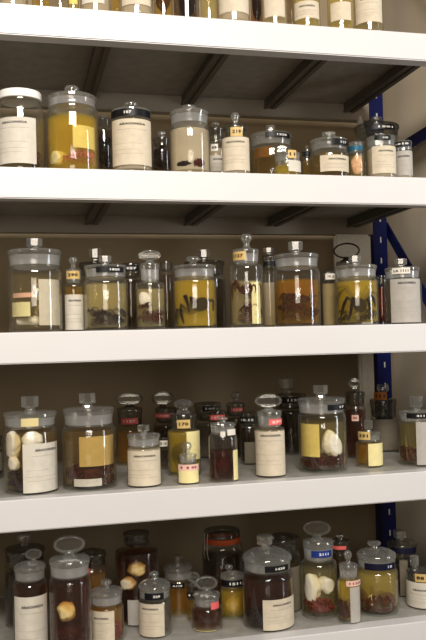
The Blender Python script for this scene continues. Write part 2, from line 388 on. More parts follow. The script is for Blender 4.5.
    # paper label on the body
    if lab:
        x0, x1, y0, y1 = lab[:4]; pc = lab[4] if len(lab) > 4 else 'cream'; hd = lab[5] if len(lab) > 5 else None
        a0, a1 = ang(x0), ang(x1); za, zb = max(.004, H(y1)), H(y0); rr = R*1.006+.0002
        lb = build('paper_label', patch(bmesh.new(), rr, a0, a1, za, zb, 16), paper(pc, PAPERS[pc]), root)
        if hd is not None:
            bm = bmesh.new(); aw = a1-a0; hh = zb-za; r2 = rr+.00025
            yy = H(hd); th_ = hh*.052; th_ = max(.0048, min(.0062, th_))
            u0, u1 = (.24, .80) if len(lab) < 7 else lab[6]
            text_on(bm, LETTER, r2, a0+aw*u0, a0+aw*u1, yy-th_/2, yy+th_/2, 0)
            rng = random.Random(int(cx*7+shelf))
            # hand-written line under the heading and thin ruled lines
            zz = yy-th_*2.3; a = a0+aw*.2
            while a < a0+aw*.82:
                b = a+aw*rng.uniform(.015, .045); patch_m = (zz+rng.uniform(-.0006, .0006))
                n0 = len(bm.faces); patch(bm, r2, a, b, patch_m-.0006, patch_m+.0006+rng.uniform(0, .0008), 1); bm.faces.ensure_lookup_table(); bm.faces[-1].material_index = 1; a = b+aw*rng.uniform(.01, .03)
            for fz in (.42, .30, .22):
                zf = za+(yy-za)*fz*1.25
                n0 = len(bm.faces); patch(bm, r2, a0+aw*.08, a0+aw*rng.uniform(.6, .92), zf-.00032, zf+.00032, 10); bm.faces.ensure_lookup_table()
                for f in bm.faces[n0:]: f.material_index = 1
            bm.faces.ensure_lookup_table()
            ob = build('lettering', bm, [INK, FAINT], lb, smooth=False)
    for t in tags:
        x0, x1, y0, y1, col = t[:5]; s = t[5] if len(t) > 5 else None; where = t[6] if len(t) > 6 else 'lid'
        rr = {'lid': max(Rl, Rn)*1.012, 'body': R*1.012, 'neck': Rn*1.05, 'in': R*.9}[where]+.0004
        wd = rr/R*w/2
        an = lambda x: math.asin(max(-.985, min(.985, (x-cx)/wd)))
        c0, c1 = TAPES[col]
        za, zb = H(y1), H(y0)
        m = solid('tape_'+col, c0, .45, spec=.35)
        to = build('code_tape', patch(bmesh.new(), rr, an(x0), an(x1), za, zb, 16), m, root)
        if s:
            bm = bmesh.new(); a0, a1 = an(x0), an(x1); aw = a1-a0; hh = zb-za
            f0, f1 = (.16, .84) if len(t) < 8 else t[7]
            text_on(bm, s, rr+.0004, a0+aw*f0, a0+aw*f1, za+hh*.30, zb-hh*.30)
            build('code_lettering', bm, solid('tape_letter_'+col, c1, .6), to, smooth=False)
    J.ang = ang
    for t in things: content(J, *t)
    return J

# ------------------------------------------------------------------ what is inside the jars
SPIDER = {'redbrown': (70, 25, 12), 'dark': (30, 15, 11), 'brown': (84, 46, 24), 'plum': (40, 19, 24), 'rust': (116, 42, 20), 'pinkbrown': (170, 98, 74)}
def smat(c): return solid('specimen_'+c, SPIDER[c], .5, noise=.6, nscale=160, spec=.1)
COTTON = solid('cotton_wool', (236, 228, 212), .95, noise=.05, nscale=60, bump=.7)
COTTONY = solid('yellowed_cotton', (232, 214, 160), .95, noise=.1, nscale=60, bump=.7)
def spider_into(bm, rng, c, s, lim, squash=1.0):
    """a preserved spider: head-shield, abdomen, eight jointed legs folded to stay inside the glass"""
    rot = Matrix.Rotation(rng.uniform(0, 6.28), 3, 'Z') @ Matrix.Rotation(rng.uniform(-.6, .6), 3, 'X')
    c = Vector(c)
    def fit(p):
        p = Vector(p); q = math.hypot(p.x, p.y)
        if q > lim[0]: p.x *= lim[0]/q; p.y *= lim[0]/q
        p.z = max(lim[1], min(lim[2], p.z)); return p
    def part(o, sz):
        vs = ball(bm, (0, 0, 0), sz, 2, rot)
        for v in vs: v.co = fit(v.co+c+rot @ Vector(o))
    part((0, s*.10, 0), (s*.13, s*.15, s*.09)); part((0, -s*.17, s*.02), (s*.16, s*.21, s*.14))
    for sd in (-1, 1):
        for k in range(4):
            a = (.95-.62*k)+rng.uniform(-.15, .15); L = s*rng.uniform(.42, .56)
            d = Vector((sd*math.cos(a), math.sin(a), 0)); up_ = Vector((0, 0, 1))
            p0 = Vector((sd*s*.08, s*.10+s*.05*(1.5-k), 0)); p1 = p0+d*L*.45+up_*L*rng.uniform(.15, .45)*squash
            p2 = p1+d*L*.45-up_*L*rng.uniform(.1, .5)*squash; p3 = p2+d*L*rng.uniform(-.25, .15)-up_*L*rng.uniform(.2, .5)*squash
            tube(bm, [fit(c+rot @ q) for q in (p0, p1, (p1+p2)/2+up_*s*.01, p2, p3)], [s*.034, s*.040, s*.036, s*.030, s*.014], 6)
        tube(bm, [fit(c+rot @ Vector(q)) for q in ((sd*s*.05, s*.22, 0), (sd*s*.10, s*.36, s*.05), (sd*s*.06, s*.44, -s*.06))], [s*.025, s*.03, s*.014], 6)
def lumpy(bm, c, sz, rng, amp=.22, sub=4):
    vs = ball(bm, (0, 0, 0), (1, 1, 1), sub); ph = [(Vector((rng.gauss(0, 1), rng.gauss(0, 1), rng.gauss(0, 1)))*f, rng.uniform(0, 6.28), g) for f, g in ((1.6, .7), (2.6, .6), (4.5, .45), (8, .3), (14, .16)) for _ in range(3)]
    for v in vs:
        k = 1+amp*sum(g*math.sin(q.dot(v.co)+f) for q, f, g in ph)/2
        v.co = Vector((v.co.x*sz[0]*k, v.co.y*sz[1]*k, v.co.z*sz[2]*k))+Vector(c)
def content(J, kind, *a):
    """things lying in the jar: own objects, in the jar's local frame turned into the world"""
    R = J.R*.86; H = J.H; k = 2*R/.86/J.w
    rng = random.Random(int(J.cx*31+J.z0*100+len(kind)*7+sum(map(ord, a[-1]))))
    M = Matrix.Translation((J.X, J.yc, J.z0)) @ Matrix.Rotation(J.root.rotation_euler.z, 4, 'Z')
    lx = lambda x: (x-J.cx)*k
    grp = None
    if kind == 'spider':      # x0, x1, y0, y1, colour, label
        x0, x1, y0, y1, colr, label = a
        bm = bmesh.new(); zb, zt_ = max(.012, H(y1)), H(y0); cz = (zb+zt_)/2
        s = (x1-x0)*k*1.28; yy = -R*.62
        spider_into(bm, rng, (lx((x0+x1)/2), yy, cz), s, (R*1.04, zb, zt_), 1.25)
        name, cat = 'preserved_spider', 'spider'; mat = smat(colr)
    elif kind == 'heap':      # x0, x1, y0 (top), y1, colour, count, label : a tangle of small arthropods
        x0, x1, y0, y1, colr, n, label = a
        bm = bmesh.new(); zb, zt_ = max(.010, H(y1)), H(y0)
        lumpy(bm, (lx((x0+x1)/2)*.9, 0, zb+(zt_-zb)*(.36 if n > 7 else .22)), (min((x1-x0)*k*.42, R*.86), R*.85, (zt_-zb)*(.40 if n > 7 else .24)), rng, .3, 3)
        for v in bm.verts:
            q = math.hypot(v.co.x, v.co.y)
            if q > R*.96: v.co.x *= R*.96/q; v.co.y *= R*.96/q
            v.co.z = max(zb, v.co.z)
        for i in range(int(n*1.7)+1):
            x = lx(rng.uniform(x0, x1)); y = -R*rng.uniform(.35, .98); q = math.hypot(x, y)
            if q > R*.95: x *= R*.95/q; y *= R*.95/q
            spider_into(bm, rng, (x, y, zb+(zt_-zb)*rng.uniform(.15, .75)), k*rng.uniform(12, 20), (R*1.05, zb, zt_), 1)
        name, cat = 'arachnid_tangle', 'specimen'; mat = smat(colr)
    elif kind == 'cotton':    # x0, x1, y0, y1, colour, label
        x0, x1, y0, y1, colr, label = a
        bm = bmesh.new(); sx = (x1-x0)*k/2; cz = (H(y0)+H(y1))/2; sz = (H(y0)-H(y1))/2; x = lx((x0+x1)/2)
        dd = min(sx*.8, R*.5); yy = -math.sqrt(max(0, (R*1.09)**2-x*x))+dd*1.02
        lumpy(bm, (x, min(0, yy), cz), (sx, dd, sz), rng, .13, 4)
        for v in bm.verts:
            q = math.hypot(v.co.x, v.co.y)
            if q > R*1.09: v.co.x *= R*1.09/q; v.co.y *= R*1.09/q
            v.co.z = max(.009, v.co.z)
        name, cat = 'cotton_wad', 'cotton'; mat = COTTONY if colr == 'yellow' else COTTON
    elif kind == 'card':      # x0, x1, y0, y1, colour, label : slip of paper curled against the inside of the glass
        x0, x1, y0, y1, colr, label = a
        bm = patch(bmesh.new(), R*1.09, J.ang(x0), J.ang(x1), max(.009, H(y1)), H(y0), 12, .0004)
        name, cat = 'paper_slip', 'paper slip'; mat = paper(colr, PAPERS[colr])
    elif kind == 'vial':      # x0, x1, y, radius px, label
        x0, x1, y, r, label = a
        bm = bmesh.new(); L = (x1-x0)*k; rr = r*k; m = Matrix.Translation((lx(x0), -R*.35, max(.010+rr, H(y)))) @ Matrix.Rotation(PI/2, 4, 'Y')
        lathe(bm, [(0, 0), (rr*.7, .001), (rr, rr*.5), (rr, L*.55), (rr*.85, L*.6), (rr*.85, L*.68), (rr*1.05, L*.7), (rr*1.05, L*.97), (rr*.9, L), (0, L)], 20, m)
        name, cat = 'small_vial', 'vial'; mat = solid('milky_vial', (214, 208, 198), .25, noise=.1, nscale=70)
    elif kind == 'plate':     # x0, x1, y0, y1, colour, label : flat elongated bodies
        x0, x1, y0, y1, colr, label = a
        bm = bmesh.new(); zb = max(.009, H(y1)); zt_ = H(y0)
        m = Matrix.Translation((lx((x0+x1)/2), -R*.45, (zb+zt_)/2)) @ Matrix.Rotation(PI/2, 4, 'Y')
        L = (x1-x0)*k*.5; rr = (zt_-zb)*.5; xc = lx((x0+x1)/2); yp = -math.sqrt((R*1.15)**2-xc*xc)+rr*.3
        m = Matrix.Translation((xc, yp, (zb+zt_)/2)) @ Matrix.Rotation(PI/2, 4, 'Y')
        lathe(bm, [(0, -L), (rr*.5, -L*.92), (rr*.8, -L*.7), (rr*.7, -L*.4), (rr, -L*.15), (rr*.95, L*.2), (rr*.7, L*.5), (rr*.45, L*.8), (0, L)], 14, m)
        for i in range(6):
            x = lx(x0)+L*2*(.2+.1*i); tube(bm, [(x, yp, (zb+zt_)/2), (x+rng.uniform(-.003, .003), yp-.004, zt_), (x+rng.uniform(-.006, .006), yp-.006, zb+.001)], [.0013, .0013, .0007], 5)
        for v in bm.verts:
            q = math.hypot(v.co.x, v.co.y)
            if q > R*1.145: v.co.x *= R*1.145/q; v.co.y *= R*1.145/q
        name, cat = 'long_specimen', 'specimen'; mat = smat(colr)
    elif kind == 'fill':      # y0, y1, colour, label : a body that fills the glass up to y0
        y0, y1, colr, label = a
        bm = bmesh.new(); zb, zt_ = max(.009, H(y1)), H(y0)
        lumpy(bm, (0, 0, (zb+zt_)/2), (R*.84, R*.84, (zt_-zb)*.5), rng, .14, 3)
        for v in bm.verts:
            q = math.hypot(v.co.x, v.co.y)
            if q > R: v.co.x *= R/q; v.co.y *= R/q
            v.co.z = max(zb, v.co.z)
        name, cat = 'preserved_specimen', 'specimen'; mat = smat(colr) if colr in SPIDER else solid('tissue_'+colr, PAPERS[colr], .6, noise=.25, nscale=90, bump=.3)
    cz = sum((v.co.z for v in bm.verts), 0)/len(bm.verts)
    cxy = Vector((sum(v.co.x for v in bm.verts), sum(v.co.y for v in bm.verts), 0))/len(bm.verts); cxy.z = min(v.co.z for v in bm.verts)
    bmesh.ops.translate(bm, verts=bm.verts, vec=-cxy)
    o = build(name, bm, mat); tag(o, label, cat, grp)
    o.location = M @ cxy; o.rotation_euler.z = J.root.rotation_euler.z

# ------------------------------------------------------------------ top shelf (only the feet of the jars show under the frame edge)
jar(1, 13, 30, -78, (-66, -52), .02, 'clear jar with a pale label, leftmost on the top shelf', ('disc', 14), (-30, 'cream'), (1, 25, -30, 3.5, 'white'))
jar(1, 41, 19, -62, (-50, -40), .03, 'narrow amber jar on the top shelf, second from the left', ('disc', 10), (-20, 'amber'), (35, 44, -22, 2, 'yellow'))
jar(1, 60, 18, -60, (-48, -38), .05, 'narrow greyish jar on the top shelf, between two amber ones', ('disc', 10), (-20, 'grey'))
jar(1, 73, 11, -52, (-42, -34), .03, 'thin amber bottle with yellow slip on the top shelf', ('tall', 6), (-20, 'gold'), (69, 77, -20, 6, 'yellow'), cat='bottle')
jar(1, 95, 31, -78, (-66, -52), .02, 'wide clear jar with white label on the top shelf, beside thin amber bottle', ('square', 14), (-30, 'cream'), (82, 104, -34, 9, 'white'))
jar(1, 117, 14, -56, (-46, -36), .19, 'dark amber jar set back on the top shelf behind white labelled ones', ('disc', 8), (-20, 'amber'))
jar(1, 136, 34, -80, (-66, -52), .02, 'clear jar of pale fluid with cream label on the top shelf', ('square', 15), (-36, 'cream'), (122, 150, -32, 11, 'cream'))
jar(1, 163, 19, -60, (-50, -40), .045, 'amber jar with a brown arachnid on the top shelf, beside violet-brown one', ('disc', 10), (-25, 'amber'), things=[('fill', -18, 14, 'redbrown', 'brown body pressed in the amber jar on the top shelf')])
jar(1, 186, 26, -66, (-54, -42), .02, 'violet-brown dark jar on the top shelf', ('disc', 12), (-25, 'dark'), things=[('fill', -20, 15, 'plum', 'dark purple body filling a jar on the top shelf')])
jar(1, 208.5, 17, -62, (-50, -40), .055, 'olive-yellow jar on the top shelf, left of big cream label', ('disc', 10), (-25, 'olive'))
jar(1, 233, 32, -72, (-60, -46), .015, 'wide jar with cream label on the top shelf, right of the olive-yellow one', ('square', 14), (-30, 'cream'), (219, 248, -34, 18, 'cream'))
jar(1, 256, 12, -52, (-42, -34), .15, 'dark narrow jar on the top shelf, between two cream labels', ('disc', 8), (-22, 'red'), things=[('fill', -16, 20, 'dark', 'near-black body in the narrow jar on the top shelf')])
jar(1, 274, 25, -56, (-46, -34), .02, 'jar with toned cream label on the top shelf, left of dark gap', ('disc', 12), (-26, 'pale'), (264, 284, -24, 21, 'cream'))
jar(1, 291, 9, -44, (-36, -28), .12, 'slim dark bottle at the dark gap on the top shelf', ('tall', 5), (-20, 'dark'), cat='bottle')
jar(1, 306, 27, -54, (-44, -32), .015, 'amber jar whose low label carries a printed heading, on the top shelf', ('disc', 12), (-24, 'olive'), (294, 318, 6, 23, 'cream', 11))
jar(1, 340, 27, -56, (-44, -32), .03, 'amber-grey jar with low label on the top shelf, left of final cream one', ('disc', 12), (-24, 'olive'), (330, 350, 7, 25, 'cream'))
jar(1, 368, 29, -56, (-42, -30), .015, 'jar with tall cream label, rightmost on the top shelf', ('disc', 12), (-20, 'pale'), (355, 381, -2, 27, 'cream', 4))

# ------------------------------------------------------------------ second shelf
jar(2, 21, 47, 93, (94, 102), .02, 'clear screw-top jar with white metal lid and big white label', None, (122, 'clear'), (-2, 36, 123, 168, 'white', 128), lidkind='screw', lw=.93, sh=11,
    things=[('heap', 36, 43, 148, 167, 'redbrown', 2, 'red-brown arachnids by the label edge in the screw-top jar')])
jar(2, 73, 52, 87, (98, 110), .02, 'large jar of golden fluid with a yellow card, on the second shelf', ('disc', 15), (119, 'gold'), sh=8, lw=.95, neck=.88,
    things=[('card', 73, 96, 131, 153, 'yellow', 'yellow card in the large golden jar on the second shelf'), ('cotton', 48, 67, 155, 168, 'yellow', 'pale yellow wad at the foot of the large golden jar'),
            ('heap', 68, 97, 150, 168, 'pinkbrown', 3, 'pinkish-brown arachnids at the foot of the large golden jar')])
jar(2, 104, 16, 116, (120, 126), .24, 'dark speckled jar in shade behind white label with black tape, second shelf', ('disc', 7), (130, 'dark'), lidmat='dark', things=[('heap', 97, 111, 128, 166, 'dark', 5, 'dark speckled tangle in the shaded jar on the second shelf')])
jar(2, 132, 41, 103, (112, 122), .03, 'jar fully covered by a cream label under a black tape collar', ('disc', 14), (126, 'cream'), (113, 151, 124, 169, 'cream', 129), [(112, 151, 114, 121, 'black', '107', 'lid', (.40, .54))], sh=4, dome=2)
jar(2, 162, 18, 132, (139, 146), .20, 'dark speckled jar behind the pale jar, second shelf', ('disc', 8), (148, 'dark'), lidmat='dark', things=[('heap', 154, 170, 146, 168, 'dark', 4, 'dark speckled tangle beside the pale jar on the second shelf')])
jar(2, 190, 40, 106, (113, 126), .02, 'jar of pale milky fluid with dark flat bodies at its foot', ('disc', 14), (132, 'cream'), sh=7,
    things=[('plate', 174, 193, 165, 170, 'dark', 'long dark body at the left foot of the pale milky jar'), ('plate', 192, 206, 162.5, 171, 'redbrown', 'dark red body at the right foot of the pale milky jar')])
jar(2, 216, 18, 123, (129, 138), .17, 'small jar with a white code tag and label behind the brown-capped bottle', ('disc', 8), (150, 'cream'), (209, 225, 157, 173, 'white', 161), [(211, 218, 146, 153, 'white', '0')], lidmat='dark', sh=14)
jar(2, 236, 28, 113, (127, 138), .03, 'brown-capped bottle with tall stopper, gold code tag and cream label', ('tall', 9), (141, 'cream'), (222, 249, 140, 173, 'cream', 145), [(231, 243, 130, 139, 'gold', '219')], lidmat='dark', lw=.84, sh=3, cat='bottle')
jar(2, 271, 43, 126, (136, 148), .14, 'wide amber jar with black tape and brown slip on the second shelf', ('square', 9), (150, 'umber'), None, [(266, 290, 137, 142, 'black', '1220', 'lid', (.4, .8))], lidmat='clear', dome=3, sh=4,
    things=[('card', 254, 272, 151, 161, 'brown', 'brown slip inside the wide amber jar on the second shelf')])
jar(2, 287, 27, 145, (154, 163), .02, 'low amber jar with a glass stopper, gold tag and small white label', ('oval', 12, -5), (166, 'gold'), (288, 303, 163, 174, 'white'), [(288, 296, 153, 161, 'gold', '11')], lidmat='clear', sh=4)
jar(2, 307, 11, 146, (151, 157), .15, 'little dark jar with a black tape, between amber jars on the second shelf', ('tall', 4), (160, 'amber'), None, [(303, 311, 153, 157, 'black')], lidmat='dark', sh=3)
jar(2, 329, 39, 133, (141, 152), .03, 'olive amber jar with black tape above a low cream label', ('square', 14), (153, 'umber'), (320, 348, 159, 175, 'cream', 163), [(332, 349, 143, 149, 'black', '117', 'lid', (.4, .75))], lidmat='clear', dome=2, sh=4)
jar(2, 356, 15, 140, (143, 152), .05, 'slim jar with teal tape holding a pinkish specimen', None, (156, 'olive'), None, [(348.5, 363.5, 147, 152, 'teal')], lidmat='clear', sh=3,
    things=[('fill', 155, 175, 'pinkish', 'pinkish body in the slim jar with teal tape')])
jar(2, 377, 43, 118, (127, 139), .22, 'broad olive-lidded jar at the back of the second shelf before the blue post', ('square', 13), (142, 'grey'), None, [(371, 395, 130, 135, 'black', '1501', 'lid', (.3, .9))], lw=1.06, lidmat='dark', dome=3, sh=4)
jar(2, 381, 30, 134, (138, 148), .03, 'jar with black tape and a tall cream label, before the broad olive-lidded one', ('disc', 9), (150, 'cream'), (372, 395.5, 149, 176, 'cream', 154), [(375, 391, 138.5, 143.5, 'black', '116', 'lid', (.5, .8))], lidmat='clear', sh=3)
jar(2, 403.5, 18, 139, (142, 151), .05, 'small grey-labelled jar with black tape, rightmost on the second shelf', None, (153, 'cream'), (394, 412, 152.5, 177, 'grey', 158), [(394.5, 411, 143, 148, 'black', '1010')], lidmat='clear', sh=3)
a = at_y(355, 119, .42); b = at_y(366, 119, .42)
bm = bmesh.new(); random.seed(4); lumpy(bm, ((a.x+b.x)/2, .42, (a.z+shelf_z(2))/2), ((b.x-a.x)*.52, .02, (a.z-shelf_z(2))*.5), random.Random(3), .1)
for v in bm.verts: v.co.z = max(shelf_z(2)+.0005, v.co.z)
tag(build('foam_chunk', bm, FOAM), 'mottled white foam chunk standing left of the blue post, second shelf', 'foam')

# ------------------------------------------------------------------ middle shelf
jar(3, 35.5, 54, 239, (251, 267), .012, 'large clear jar holding a cream card, pink strip and vial', ('square', 17), (274, 'clear'), None, (), sh=6, lw=1.0,
    things=[('card', 39, 61, 281, 326, 'cream', 'tall cream card in the large clear jar on the middle shelf'), ('card', 12, 33, 294, 298.5, 'pinkish', 'thin pink strip in the large clear jar'),
            ('card', 11, 30, 303, 317, 'pale', 'small pale slip below the pink strip in the large clear jar'), ('vial', 16, 58, 321, 4.5, 'milky vial lying at the foot of the large clear jar')])
jar(3, 74, 19, 257, (270, 281), .06, 'narrow bottle with a gold 290 tag and pale label', ('tall', 9), (284, 'amber'), (65, 84, 295, 331, 'white', 301), [(67, 80, 271.5, 279.5, 'gold', '290')], lidmat='clear', lw=.85, sh=8, cat='bottle')
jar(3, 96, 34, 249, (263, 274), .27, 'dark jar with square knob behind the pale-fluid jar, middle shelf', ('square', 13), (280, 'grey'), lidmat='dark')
jar(3, 106, 44, 256, (266, 278), .012, 'jar of pale yellow fluid over dark bodies, black tape on its lid', ('square', 13), (284, 'pale'), None, [(97, 124, 268.5, 274, 'black', '1820', 'lid', (.45, .8))], sh=5,
    things=[('heap', 86, 126, 306, 328, 'plum', 6, 'dark purplish arachnids at the foot of the pale yellow jar')])
jar(3, 131, 20, 259, (264, 276), .20, 'dark jar with black tape between the pale yellow and oval-stoppered jars', None, (280, 'dark'), None, [(124, 139, 266, 272, 'black', '427')], lidmat='dark')
jar(3, 150.5, 29, 250, (264, 281), .02, 'narrow jar with an oval glass stopper and yellow contents', ('oval', 23), (289, 'pale'), None, (), lw=.66, sh=4, neck=.6,
    things=[('cotton', 139, 149, 293, 305, 'white', 'white wad in the oval-stoppered jar on the middle shelf'), ('heap', 143, 163, 300, 327, 'redbrown', 4, 'red-brown arachnid in the oval-stoppered jar on the middle shelf')])
jar(3, 167, 12, 258, (262, 270), .17, 'dark slim jar in shade left of the golden spider jar, middle shelf', None, (275, 'dark'), lidmat='dark', sh=4)
jar(3, 195, 43, 257, (266, 278), .02, 'jar of golden fluid with one big dark spider, left on the middle shelf', ('disc', 14, -1), (281, 'gold'), None, (), sh=4,
    things=[('spider', 176, 214, 294, 326, 'dark', 'big dark spider in the golden jar left on the middle shelf')])
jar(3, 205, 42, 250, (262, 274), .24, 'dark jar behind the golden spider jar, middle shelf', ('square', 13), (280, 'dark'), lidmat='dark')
jar(3, 247, 33, 234, (250, 263), .02, 'tall jar with a high glass knob, gold tag and reddish spider', ('tall', 12, 1), (281, 'pale'), None, [(234, 247, 252.5, 261, 'gold', '1127')], lw=.80, sh=6, lidmat='frost',
    things=[('spider', 231, 262, 281, 304, 'redbrown', 'reddish spider high in the tall jar on the middle shelf'), ('heap', 236, 261, 298, 325, 'redbrown', 3, 'reddish limbs low in the tall jar on the middle shelf'),
            ('card', 252, 261, 283, 326, 'pale', 'pale slip at the right side of the tall jar')])
jar(3, 270, 14, 248, (256, 268), .20, 'pale-bodied jar with black tape between the tall and the wide amber jars', ('square', 11), (283, 'cream'), None, [(264.5, 276, 262, 266, 'black')], lidmat='dark', sh=5)
jar(3, 297.5, 46, 242, (255, 268), .014, 'wide jar of amber fluid crowded with dark red arachnids, middle shelf', ('square', 15, -.5), (280, 'amber'), None, (), sh=4,
    things=[('heap', 276, 319, 289, 327, 'redbrown', 10, 'dark red crowd of arachnids in the wide amber jar')])
jar(3, 329, 14, 266, (272, 282), .14, 'slim olive-labelled jar with a small white tag, middle shelf', None, (284, 'olive'), (323, 335, 284, 327, 'olive'), [(326, 336, 274, 280, 'white', '27')], lidmat='dark', sh=4)
jar(3, 357, 43, 256, (266, 278), .016, 'jar of golden fluid with a long-legged spider, before the foam sheet', ('square', 13, -1), (280, 'gold'), None, (), sh=5,
    things=[('spider', 341, 377, 286, 323, 'dark', 'long-legged dark spider in the golden jar before the foam sheet'), ('heap', 340, 374, 310, 325, 'plum', 4, 'dark violet remains at the foot of the jar before the foam sheet')])
jar(3, 348, 27, 243, (262, 274), .24, 'jar with a dark oval ring stopper standing before the foam sheet', ('wire', 27), (282, 'dark'), lidmat='dark', lw=.8)
jar(3, 403, 38, 259, (268, 279), .016, 'jar with white tag and large grey-white label, rightmost on the middle shelf', ('square', 13, -1), (283, 'grey'), (391, 420, 280, 323, 'grey', 284), [(393, 411, 269, 275, 'white', 'LA 1111', 'lid', (.1, .9))], sh=3, lw=.93)
jar(3, 382, 12, 270, (276, 283), .13, 'slim dark jar with red contents beside the blue post, middle shelf', None, (288, 'red'), lidmat='dark', sh=3, things=[('fill', 287, 322, 'rust', 'rusty red body in the slim jar beside the blue post')])

# ------------------------------------------------------------------ fourth shelf
jar(4, 31, 54, 396, (412, 425), 495, 'big jar of cotton wads and purple bodies with a large slanted label', ('square', 18), (431, 'tea'), (23, 57, 441, 494, 'white', 447.5, (.28, .9)), [(22, 39, 416, 424, 'bone')], sh=7, lw=1.0,
    things=[('cotton', 4, 22, 430, 456, 'white', 'upper white cotton wad at the left of the big labelled jar'), ('cotton', 8, 20, 453, 468, 'white', 'lower white cotton wad at the left of the big labelled jar'),
            ('cotton', 22, 42, 429, 446, 'white', 'white cotton wad above the label of the big labelled jar'), ('heap', 4, 30, 464, 492, 'plum', 6, 'purple-black bodies at the foot of the big labelled jar')])
jar(4, 89.5, 54, 393, (408, 424), 491, 'big amber jar with a tan card standing over spiders, fourth shelf', ('square', 17, -1), (429, 'tea'), None, (), sh=5, lw=.95,
    things=[('card', 79, 115, 434, 463, 'tan', 'tan card standing in the big amber jar'), ('heap', 63, 115, 457, 487, 'redbrown', 10, 'red-brown spiders heaped in the big amber jar'), ('card', 73, 102, 475, 488, 'white', 'white paper strip low in the big amber jar')])
jar(4, 131, 30, 393, (408, 424), 466, 'amber jar with pink tape and a dark oval ring stopper, fourth shelf', ('darkoval', 28), (431, 'amber'), None, [(122, 139, 417, 423, 'pink', '1127')], lidmat='dark', lw=.85)
jar(4, 144, 34, 425, (434, 445), 488, 'small milky jar with cream label filling its front, fourth shelf', ('square', 12), (447, 'cream'), (128, 160, 449, 486, 'cream', 454), (), sh=4, lw=.97)
jar(4, 167, 26, 391, (408, 420), 463, 'dark jar with pink tape and ring stopper at the back, fourth shelf', ('darkoval', 22, -3), (426, 'dark'), None, [(156, 173, 412.5, 417, 'pink', '120')], lidmat='dark', lw=.85)
jar(4, 164, 9, 434, (438, 446), 470, 'little dark bottle with a white tag beside the milky jar', None, (448, 'dark'), None, [(160, 168, 440, 446, 'white', '12', 'body')], lidmat='dark', cat='bottle')
jar(4, 184.5, 33, 399, (414, 428), 477, 'amber jar with a gold tag, cream strip and globe stopper, fourth shelf', ('ball', 20), (431, 'gold'), (187, 200, 430, 458, 'pale'), [(178, 191, 418.5, 427, 'gold', '170')], lidmat='dark', lw=.8, sh=4,
    things=[('fill', 442, 474, 'dark', 'dark body in the amber jar with globe stopper')])
jar(4, 188, 22, 442, (454, 462), 485, 'tiny jar with pink-white tape and cream label at the shelf edge', ('ball', 8), (466, 'pale'), (178.5, 198, 469, 483, 'pale'), [(178, 198.5, 463, 469, 'rose', '110', 'body')], lidmat='clear', lw=.78, sh=5)
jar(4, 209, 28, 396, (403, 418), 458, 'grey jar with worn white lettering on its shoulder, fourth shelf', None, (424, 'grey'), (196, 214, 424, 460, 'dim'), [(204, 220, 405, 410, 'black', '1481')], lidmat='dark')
jar(4, 223.5, 29, 417, (423, 432), 483, 'clip-shouldered jar packed with dark red matter, two white tags', ('disc', 11), (450, 'red'), (233, 237.5, 449, 481, 'pale'), [(221, 226, 430, 435, 'white', None, 'body'), (228, 236, 428, 434, 'white', None, 'body')], lidmat='clear', sh=6, lw=.86,
    things=[('fill', 451, 481, 'redbrown', 'dark red crumbly matter packed in the clip-shouldered jar')])
jar(4, 219, 20, 403, (411, 420), 467, 'dark jar with pink tape behind the dark red jar', ('ball', 8), (424, 'dark'), None, [(211, 226, 414, 419, 'pink', '1103')], lidmat='dark')
jar(4, 237, 19, 391, (403, 414), 459, 'near-black jar with round knob and pink tape at the back, fourth shelf', ('ball', 10), (418, 'dark'), None, [(233, 244, 407, 411, 'pink', '110')], lidmat='dark')
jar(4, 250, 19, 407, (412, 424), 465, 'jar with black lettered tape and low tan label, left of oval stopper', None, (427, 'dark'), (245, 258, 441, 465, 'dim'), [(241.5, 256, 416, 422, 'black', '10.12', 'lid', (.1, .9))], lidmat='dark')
jar(4, 270.5, 30, 394, (411, 426), 478, 'jar with an oval stopper, pink tag and full-height cream label', ('oval', 27, -.5), (430, 'cream'), (256, 285, 430, 477, 'cream', 434), [(270, 283, 418, 424, 'pink', '277')], lw=.82, sh=3, lidmat='clear',
    things=())
jar(4, 292, 32, 378, (394, 406), 455, 'dark jar with clear square knob and black tape at the back, fourth shelf', ('square', 15, -4), (412, 'dark'), None, [(282, 303, 396, 402, 'black', '113', 'lid', (.35, .75))], lidmat='dark')
jar(4, 323, 48, 385, (398, 412), 474, 'big jar with yellow card and white cotton plug over dark spiders', ('square', 15, -.5), (421, 'straw'), None, [(329, 347, 403, 408.5, 'black', '17', 'lid', (.5, .75))], sh=3, lw=1.0,
    things=[('card', 300.5, 320, 422, 454, 'yellow', 'yellow card in the big jar beside white cotton'), ('cotton', 322, 342, 429, 457, 'white', 'white cotton plug in the big jar beside the yellow card'),
            ('heap', 300, 346, 451, 470, 'redbrown', 9, 'dark red spiders under the cotton plug in the big jar')])
jar(4, 357, 20, 378, (392, 404), 459, 'dark jar with little ring stopper and cream tag, left of the small gold-tagged jar', ('round', 13), (410, 'red'), None, [(353, 360, 414, 420, 'rose', '5', 'body')], lidmat='dark')
jar(4, 369.5, 27, 420, (432, 440), 468, 'small amber jar with gold 331 tag and cream label at the edge', ('square', 9), (441, 'amber'), (368.5, 383, 442, 467, 'pale'), [(359, 371, 430.5, 438.5, 'gold', '331')], lidmat='clear', sh=5, lw=.85, things=())
jar(4, 385, 28, 384, (399, 415), 452, 'dark jar with orange tag and grey label before the blue post', ('disc', 12), (420, 'dark'), (372.5, 398, 418, 456, 'dim'), [(376, 389, 391, 399, 'orange', '111')], lidmat='dark')
